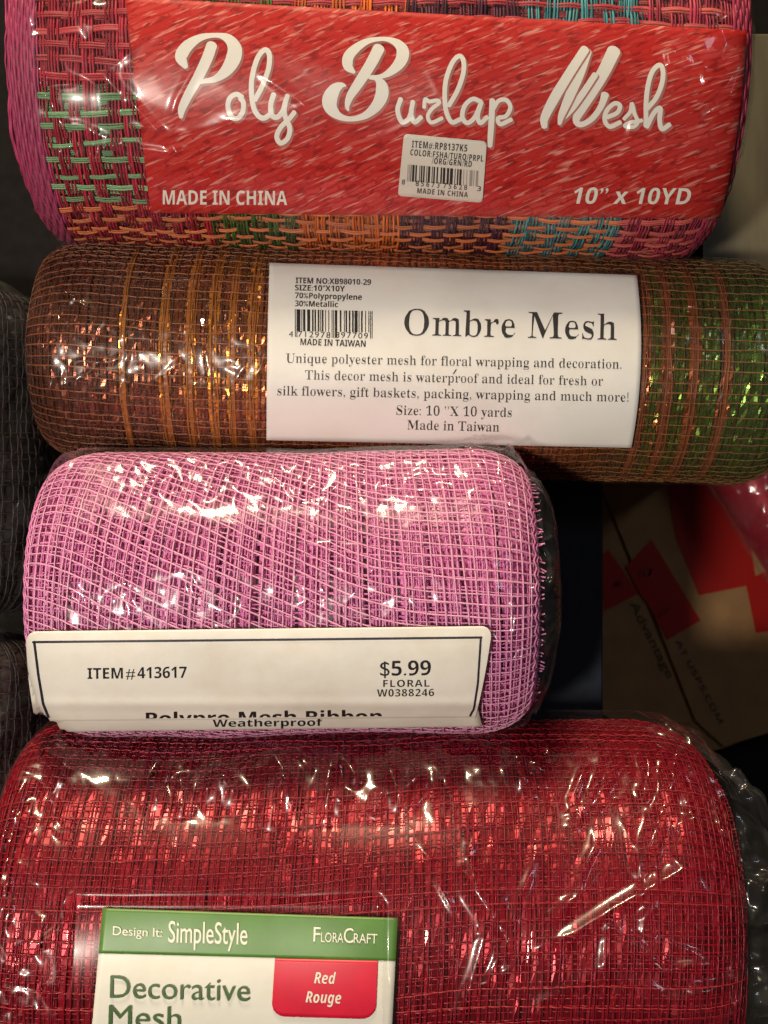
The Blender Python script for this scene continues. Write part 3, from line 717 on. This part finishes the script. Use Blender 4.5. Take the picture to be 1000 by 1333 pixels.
fold = make('label_fold', V, F, cream_paper, root, uv=uv)
pm_ = lambda x, y, o: pk_(x, y, o+plift(x, y)); Z = 10.1
ink = Ink(pm_)
ink.text(sansb('ITEM'), (114, 884), (160, 883.5), 13.5, Z, offset=-.6); ink.text(sansb('#'), (164, 883.5), (176, 883.3), 13.5, Z, offset=-.6); ink.text(sansb('413617'), (179, 883.3), (243, 882.5), 14, Z, offset=-.6)
ink.text(sansb('$5.99'), (495, 880), (561, 879), 18.5, Z, offset=-.6); ink.text(sansb('FLORAL'), (499, 894.5), (559, 894), 8.6, Z, offset=-1.2, space=1.1); ink.text(sansb('W0388246'), (491, 907), (565, 906.3), 9.0, Z, offset=-1.2, space=1.1)
ink.text(sansb('Polypro Mesh Ribbon'), (190, 943), (497, 940), 14.5, Z, clip=.52)
ink.build('lettering', [black_ink], lab)
ink = Ink(pk_); ink.text(sansb('Weatherproof'), (277, 946.5), (420, 945), 9, 8.2, offset=-.8)
ink.build('lettering', [black_ink], fold)
ink = Ink(pm_)
def line(pts, wd): 
    P = []
    for (x0, y0), (x1, y1) in zip(pts[:-1], pts[1:]):
        n = max(2, int(math.hypot(x1-x0, y1-y0)/12)); P += [(x0+(x1-x0)*i/n, y0+(y1-y0)*i/n, wd) for i in range(n)]
    return P+[(*pts[-1], wd)]
ink.stroke(line([(43, 836), (300, 833.5), (627, 830)], 3.0), Z, n=3); ink.stroke(line([(44.5, 836), (50, 880), (56, 916), (63, 934)], 3.0), Z, n=3); ink.stroke(line([(626, 830), (622, 890), (617, 922), (612, 932)], 2.6), Z, n=3)
ink.build('printed_border', [plain('border ink', (.02, .018, .035), .5)], lab)

# ------------------------------------------------------------------ red roll
red = Roll((-20, -560, FLOOR+264), 0, 264, -470, 462, (70, 30), (95, 56),
           lambda u, th: 3.5*vnoise(u/120+34, th*2+7, 35))
root = thing('mesh_roll', 'large red metallic mesh roll with green and white label, at the bottom', 'mesh roll', (-20, -560, FLOOR), 'rolls of decorative mesh')
V, F = shell(red, -9)
make('core', V, F, plain('dark red inner layers', (.27, .002, .016), .45, var=.35, scale=300), root)
def rcol(u, th): 
    r = np.random.default_rng(5); return np.array((.33, .004, .016))*r.uniform(.6, 1.3, (len(u), 1))*.75
V, F, C = tinsel(red, 7.0, 38, 6.9, -3.2, .16, .9, rcol, 71)
make('tinsel', V, F, tinted('red tinsel', .33, metal=.5, coat=.08), root, smooth=False, col=C)
parts = []
wr = lambda u, th: (u+8*np.sin(th*1.5), th+.03*np.sin(u/140)+(u)/14000)
for (off, du, dt, ww, sd, c) in ((-2.6, 6.5, 8.0, .8, 72, (.27, .002, .016)), (-.2, 9.0, 19.0, .75, 73, (.25, .003, .017))):
    hV, hF, hu, lV, lF, li, lu = weave(red, du, dt, ww, ww, .8, .7, off, 1.8, warp=wr, seed=sd, per=3, thr=math.radians(130))
    lc = np.array(c)*1.1+np.array((.12, .02, .018))*(np.sin(li*5.3) > .5)[:, None]*(sd == 73)
    parts += [(hV, hF, np.array(c)), (lV, lF, lc)]
V, F, C = join(parts)
make('woven_mesh', V, F, tinted('red mesh yarn', .35, spec=.35, trans=.1), root, col=C)
rd_ = red.frompix
lab_c = [(134, 1182), (518, 1195), (506, 1420), (112, 1420)]
V, F, uv = sheet(rd_, lab_c, 9.0, (60, 40))
lab = make('label', V, F, paper('label card', (.66, .65, .58), .4, stain=.05), root, uv=uv)
V, F, uv = sheet(rd_, [(134, 1182), (518, 1195), (515.2, 1251), (128.5, 1241)], 9.8, (60, 14), thick=.5)
make('green_band', V, F, plain('green print', (.075, .19, .03), .4, var=.12, scale=120), lab, uv=uv)
V, F, uv = sheet(rd_, [(358, 1247.5), (492, 1250.5), (489, 1327), (353, 1323)], 10.6, (30, 16), rnd=(0, 18), thick=.5)
make('red_tab', V, F, plain('red print', (.55, .008, .035), .4, var=.08, scale=120), lab, uv=uv)
ink = Ink(rd_); Z = 11.3
ink.text('Design It:', (147, 1217), (211, 1219.5), 11.5, Z, offset=.3)
ink.text('SimpleStyle', (219, 1226.5), (322, 1229.5), 28, Z, offset=.5)
ink.text('F', (408, 1225.5), (417, 1225.8), 19, Z, offset=.3); ink.text('LORA', (418, 1226), (447, 1227), 12.5, Z, offset=.3); ink.text('C', (447.5, 1227), (460, 1227.3), 19, Z, offset=.3); ink.text('RAFT', (460.5, 1227.3), (491, 1228.2), 12.5, Z, offset=.3)
ink.text(sansbi('Red'), (409, 1280), (437, 1281), 14, Z, offset=-.6); ink.text(sansbi('Rouge'), (398, 1305), (444, 1306.5), 14, Z, offset=-.6)
ink.text('Decorative', (143, 1299), (325, 1303.5), 29, Z, m=1, cut=4); ink.text('Mesh', (141, 1337.5), (235, 1340), 29, Z, m=1, cut=4)
ink.build('lettering', [plain('pale ink', (.68, .67, .56), .5), plain('green ink', (.045, .10, .03), .5)], lab)

# ------------------------------------------------------------------ clear wraps on the rolls
roots = {o_['label'].split()[0]: o_ for o_ in bpy.data.objects if o_.name.startswith('mesh_roll')}
def P2(roll, pts): 
    a = [roll.pix(np.array([x]), np.array([y]), 8) for x, y in pts]; return [(float(u[0]), float(t[0])*roll.R) for u, t in a]
def folds(u, v, n, box, L, h, w_, seed, ang=None):
    r = np.random.default_rng(seed); o = np.zeros(u.shape)
    for _ in range(n):
        x, y = r.uniform(box[0], box[1]), r.uniform(box[2], box[3]); a = r.normal(ang, .5) if ang is not None else r.uniform(0, math.pi); p = [(x, y)]; l = r.uniform(*L)
        for _ in range(4): a += r.normal(0, .28); x += l/4*math.cos(a); y += l/4*math.sin(a); p.append((x, y))
        hh = r.uniform(.4, 1)*h; ww = w_*r.uniform(.6, 1.4); xs = [q[0] for q in p]; ys = [q[1] for q in p]
        k = (u > min(xs)-ww) & (u < max(xs)+ww) & (v > min(ys)-ww) & (v < max(ys)+ww)
        if k.any(): o[k] += crease(u[k], v[k], p, hh, ww)
    return o
def win(a, lo, hi, s): return np.clip((a-lo)/s, 0, 1)*np.clip((hi-a)/s, 0, 1)
# burlap
CB = [(P2(burlap, [(160, 118), (190, 150), (235, 195), (262, 232)]), 5, 9), (P2(burlap, [(25, 100), (55, 95), (60, 125), (75, 118)]), 7, 8), (P2(burlap, [(160, 125), (158, 170), (165, 180)]), 8, 9),
      (P2(burlap, [(125, 212), (150, 190), (148, 178)]), 8, 9), (P2(burlap, [(72, 212), (90, 200), (96, 180)]), 7, 8), (P2(burlap, [(100, 225), (120, 205), (122, 185)]), 7, 8), (P2(burlap, [(330, 90), (390, 130), (440, 172)]), 3, 8),
      (P2(burlap, [(866, 65), (872, 90)]), 6, 8), (P2(burlap, [(912, 90), (918, 115)]), 5, 7), (P2(burlap, [(922, 130), (932, 155)]), 5, 7)]
def wb(u, v):
    o = 1.1*crinkle(u, v, 46, 101)+5*win(u, -600, -300, 40)*crinkle(u, v, 26, 102)+5*np.clip((u-395)/50, 0, 1)*crinkle(u, v, 22, 103)+1.0*vnoise(u/14, v/14, 104)*np.clip((u-420)/40, 0, 1)
    o = o+folds(u, v, 26, (-480, -290, -300, 250), (40, 130), 5, 7, 201)+folds(u, v, 30, (330, 500, -300, 250), (40, 150), 6, 8, 202)+folds(u, v, 14, (-300, 330, -260, 200), (90, 220), 2.2, 8, 203)
    for p, h, w_ in CB: o = o+crease(u, v, p, h, w_)
    return o
ob_ = lambda u, v: 15.5-4*np.clip((-330-u)/30, 0, 1)
V, F, C = film(burlap, ob_, 22, 38, wb, el=(60, 90), floor=4.2)
make('plastic_wrap', V, F, clear('clear wrap burlap', .05, .04, .010), roots['multicoloured'], col=C)
# ombre: film clings tightly, only crumpled at its left end
def wo(u, v): return folds(u, v, 30, (-500, -380, -250, 200), (40, 120), 5, 7, 211)+folds(u, v, 30, (335, 560, -200, 200), (30, 120), 2.5, 6, 212, 1.4)+folds(u, v, 24, (-400, -150, -200, 200), (30, 110), 2.2, 6, 213, 1.4)+.7*crinkle(u, v, 40, 111)+1.0*crinkle(u, v, 12, 114)+6*np.clip((-430-u)/40, 0, 1)*crinkle(u, v, 24, 112)+1.6*vnoise(u/16, v/40, 113)*np.clip((340-np.abs(u-420))/200, 0, 1)*0
V, F, C = film(ombre, 5.0, 26, 6, wo, el=(70, 40))
make('plastic_wrap', V, F, clear('clear wrap ombre', .07, .035, .006), roots['bronze'], col=C)
# pink
CP = [(P2(pink, [(662, 770), (672, 800), (668, 830), (655, 862)]), 7, 9), (P2(pink, [(600, 602), (625, 600), (634, 612)]), 5, 8), (P2(pink, [(690, 780), (705, 830), (690, 880)]), 6, 10)]
def wp(u, v):
    o = 1.0*crinkle(u, v, 60, 121)+13*np.clip((u-172)/36, 0, 1)*crinkle(u, v, 36, 122)+4*np.clip((u-172)/36, 0, 1)*crinkle(u, v, 13, 125)+3.4*win(v, 115, 205, 30)*(crinkle(u, v, 17, 123)+.5*crinkle(u, v, 8, 124))*win(u, -340, 150, 60)
    o = o+2.2*win(v, -80, 60, 30)*crinkle(u, v, 15, 126)+.6*crinkle(u, v, 12, 127)
    o = o+16*np.exp(-((v-195)/40)**2)-4*np.clip((20-v)/60, 0, 1)*np.clip((150-u)/30, 0, 1)
    o = o+folds(u, v, 40, (160, 240, -350, 300), (50, 150), 9, 9, 221, 1.5)+folds(u, v, 12, (-420, 150, -60, 180), (60, 160), 2.5, 6, 222)
    for p, h, w_ in CP: o = o+crease(u, v, p, h, w_)
    return o
V, F, C = film(pink, 8, 10, 42, wp, el=(50, 60), floor=2.4)
make('plastic_wrap', V, F, clear('clear wrap pink', .06, .032, .004), roots['short'], col=C)
# red: loose and strongly creased
CR = [(P2(red, [(610, 1120), (618, 1160), (650, 1205), (682, 1268)]), 17, 22), (P2(red, [(682, 1236), (745, 1215), (800, 1182), (860, 1150), (945, 1108)]), 10, 16), (P2(red, [(876, 985), (872, 1030), (850, 1090), (824, 1145)]), 14, 18),
      (P2(red, [(648, 978), (668, 1005), (680, 1045)]), 15, 20), (P2(red, [(668, 1000), (700, 1020), (715, 1022)]), 13, 18), (P2(red, [(800, 1005), (785, 1030), (768, 1065)]), 10, 16), (P2(red, [(838, 998), (840, 1025), (835, 1055)]), 10, 15),
      (P2(red, [(220, 1005), (195, 1035), (218, 1062)]), 16, 22), (P2(red, [(238, 1020), (240, 1070)]), 14, 19), (P2(red, [(258, 1050), (290, 1028), (318, 1052)]), 17, 23), (P2(red, [(350, 1000), (372, 1028), (348, 1085)]), 17, 22), (P2(red, [(372, 1028), (385, 1070)]), 12, 16),
      (P2(red, [(440, 995), (425, 1045), (460, 1060)]), 17, 22), (P2(red, [(440, 998), (470, 1035)]), 10, 15), (P2(red, [(500, 1010), (520, 1050), (555, 1020)]), 16, 20), (P2(red, [(485, 1070), (500, 1040)]), 12, 16), (P2(red, [(88, 1160), (108, 1215), (110, 1260), (100, 1330)]), 16, 18), (P2(red, [(122, 1180), (126, 1250), (116, 1330)]), 13, 11)]
VT = P2(red, [(330, 1178)])[0][1]
def wr_(u, v):
    o = 2.6*crinkle(u, v, 80, 131)+win(v, 185, 320, 30)*(6.5*crinkle(u, v, 44, 132)+.7*crinkle(u, v, 10, 136))+17*np.clip((u-390)/60, 0, 1)*crinkle(u, v, 46, 133)+6*np.clip((u-390)/60, 0, 1)*crinkle(u, v, 18, 135)+4*np.clip((-350-u)/30, 0, 1)*(crinkle(u, v, 24, 134)+.5*crinkle(u, v, 11, 137))
    o = o+16*np.exp(-((v-262)/45)**2)
    o = o+folds(u, v, 60, (380, 540, -350, 350), (60, 190), 11, 11, 231)+folds(u, v, 26, (0, 420, -120, 200), (60, 200), 5, 9, 232)+folds(u, v, 24, (-470, 420, 170, 300), (40, 110), 8, 11, 233, 1.4)+folds(u, v, 16, (-490, -400, -100, 250), (60, 160), 7, 8, 234, 1.5)
    for p, h, w_ in CR: o = o+crease(u, v, p, h, w_)
    k = np.clip((v-VT)/30, 0, 1)+np.clip((-346-u)/24, 0, 1)+np.clip((u-14)/24, 0, 1)   # flat where the label is stuck on
    return np.where(k < 1, np.minimum(o, -10+28*k), o)
V, F, C = film(red, 14, 22, 92, wr_, el=(60, 120))
make('plastic_wrap', V, F, clear('clear wrap red', .055, .045, .003), roots['large'], col=C)

# ------------------------------------------------------------------ boxes beneath and beside
k = (D-NAVY_TOP)/D
V, F = prism([(-430, -352), (285*k, -352), (285*k, 66), (-430, 66)], BASE+1, NAVY_TOP, 3)
nb = thing('navy_box', 'dark navy blue box under the short pink roll', 'box', (0, -200, BASE))
make('body', V, F, plain('navy card', (.012, .017, .027), .6, spec=.2, var=.15, scale=300, bump=.15), nb, smooth=False)

for nm, lb, q in (('storage_box', 'black storage box under the two upper rolls', [(-900, 85), (640, 85), (640, 900), (-900, 900)]), ('storage_box', 'black storage box under the large red roll', [(-900, -900), (395, -900), (395, -362), (-900, -362)])):
    c_ = np.mean(q, 0); bx = thing(nm, lb, 'box', (c_[0], c_[1], BASE)); V, F = prism(q, BASE+1, FLOOR, 3)
    make('body', V, F, plain('black card', (.010, .009, .009), .8, spec=.08, var=.2), bx, smooth=False)
TOPZ = -1000.0
card = plain('brown cardboard', (.31, .165, .062), .75, var=.12, scale=90, bump=.2, bscale=500)
cb = thing('cardboard_box', 'brown cardboard box with red tape lying right of the navy box', 'box', (640, -180, BASE))
body = pxpoly([(770, 940), (905, 985), (945, 975), (1180, 880), (1180, 560), (770, 560)], TOPZ)
V, F = prism(body, BASE+1, TOPZ-8, 2); make('body', V, F, card, cb, smooth=False)
lf = pxpoly([(772, 938), (903, 942), (838, 780), (745, 560), (700, 560)], TOPZ-4)
V, F = prism(lf, TOPZ-7.5, TOPZ-3.5, .8); make('flap', V, F, card, cb, smooth=False)
rf = pxpoly([(942, 972), (1180, 900), (1180, 560), (752, 560), (842, 778), (905, 938)], TOPZ)
V, F = prism(rf, TOPZ-7.5, TOPZ, 1.2); make('flap', V, F, card, cb, smooth=False)
tape = plain('red tape', (.36, .008, .006), .45, spec=.3); fp = plane_pix(TOPZ)
def tapes(px, z):
    P = pxpoly(px, z); A = sum(P[i][0]*P[(i+1) % len(P)][1]-P[(i+1) % len(P)][0]*P[i][1] for i in range(len(P)))
    V, F = prism(P if A > 0 else P[::-1], z, z+.8, .2); return make('tape', V, F, tape, cb, smooth=False)
tapes([(815, 738), (848, 702), (912, 808), (868, 833), (846, 790), (834, 774)], TOPZ+.6)
tapes([(783, 722), (792, 716), (832, 772), (786, 796)], TOPZ-3)
tapes([(862, 600), (960, 600), (985, 760), (910, 775), (880, 700)], TOPZ+.6)
tapes([(970, 755), (1060, 720), (1060, 815), (984, 824)], TOPZ+1.6)
ink = Ink(fp)
ink.text('Advantage', (820, 786), (869, 884), 11, -1.6, offset=.6)
ink.text(sansb('S AT USPS.COM'), (872, 822), (936, 943), 7, 1.2)
ci = ink.build('lettering', [plain('brown print', (.07, .045, .022), .7)], cb)
ink = Ink(fp)
for (cx, cy_) in ((866, 795), (842, 745), (803, 760)):
    r = np.random.default_rng(int(cx)); q = [(cx+r.uniform(-8, 8), cy_+r.uniform(-8, 8), 1.6) for _ in range(7)]; ink.stroke(q, 3.4)
ink.build('tape_print', [plain('dark red print', (.22, .006, .005), .6)], cb)

# ------------------------------------------------------------------ red foil roll peeping in at the right
kk = (D+230)/D
fr = Roll((778, 66, 0), -58, 86, -140, 300, (50, 30), (30, 10))
fr.c[2] = TOPZ+3+86
rt = thing('foil_roll', 'shiny red wrapped roll cut off by the right edge, above the cardboard box', 'mesh roll', (778, 66, TOPZ))
V, F = shell(fr, -5, 100, 70); make('core', V, F, plain('bright red foil', (.42, .008, .03), .3, metal=.3), rt)
V, F, C = film(fr, 5, 10, 10, lambda u, v: 6*crinkle(u, v, 24, 141)+2*crinkle(u, v, 10, 142), el=(40, 30)); make('plastic_wrap', V, F, clear('clear wrap foil', .06, .12, .03), rt, col=C)

# ------------------------------------------------------------------ dark wrapped rolls along the left edge
def dark_roll(c, rot, R, u0, u1, label, seed, col):
    rl = Roll(c, rot, R, u0, u1, (60, 40), (60, 40), lambda u, th: 5*vnoise(u/60, th*3, seed))
    t = thing('wrapped_roll', label, 'mesh roll', (c[0], c[1], FLOOR), 'dark wrapped rolls')
    V, F = shell(rl, -6, 120, 80); make('core', V, F, plain('dark mesh body', col, .8, var=.6, scale=120, bump=.6, bscale=350), t)
    hV, hF, hu, lV, lF, li, lu = weave(rl, 15, 13, 1.3, 1.5, 1, 1, 0, 2.5, seed=seed)
    V, F, C = join([(hV, hF, np.array(col)*.6), (lV, lF, np.array(col)*.7)]); make('woven_mesh', V, F, tinted('dark yarn', .6), t, col=C)
    V, F, C = film(rl, 12, 30, 30, lambda u, v: 12*crinkle(u, v, 40, seed+1)+4*crinkle(u, v, 15, seed+2)+folds(u, v, 50, (-250, 250, 0, 330), (50, 160), 9, 9, seed+3), el=(70, 70)); make('plastic_wrap', V, F, clear('clear wrap dark', .08, .04, .008), t, col=C)
dark_roll((-645, 80, FLOOR+120), 90, 118, -230, 250, 'dark grey roll in clear wrap left of the bronze roll', 151, (.016, .009, .011))
dark_roll((-640, -430, FLOOR+120), 90, 118, -250, 240, 'dark brown roll in clear wrap left of the short pink roll', 161, (.022, .008, .011))

# ------------------------------------------------------------------ pale board at the upper right
bd = thing('wooden_board', 'pale beige wooden board behind the end of the multicoloured roll', 'board', (640, 500, FLOOR))
def pale():
    m, t, b = nt('beige wood'); tc = node(t, 'ShaderNodeTexCoord'); mp = node(t, 'ShaderNodeMapping'); mp.inputs['Scale'].default_value = (60, 9, 20)
    nz = node(t, 'ShaderNodeTexNoise'); nz.inputs['Scale'].default_value = 2.2; nz.inputs['Detail'].default_value = 6
    t.links.new(tc.outputs['Object'], mp.inputs['Vector']); t.links.new(mp.outputs['Vector'], nz.inputs['Vector'])
    r = node(t, 'ShaderNodeValToRGB'); r.color_ramp.elements[0].position = .25; r.color_ramp.elements[0].color = (.07, .056, .034, 1); r.color_ramp.elements[1].position = .6; r.color_ramp.elements[1].color = (.13, .11, .065, 1)
    t.links.new(nz.outputs['Fac'], r.inputs['Fac']); t.links.new(r.outputs['Color'], b.inputs['Base Color']); b.inputs['Roughness'].default_value = .6; return m
V, F = prism([(505, 300), (760, 300), (760, 760), (505, 760)], FLOOR+1, -330, 3); make('body', V, F, pale(), bd, smooth=False)
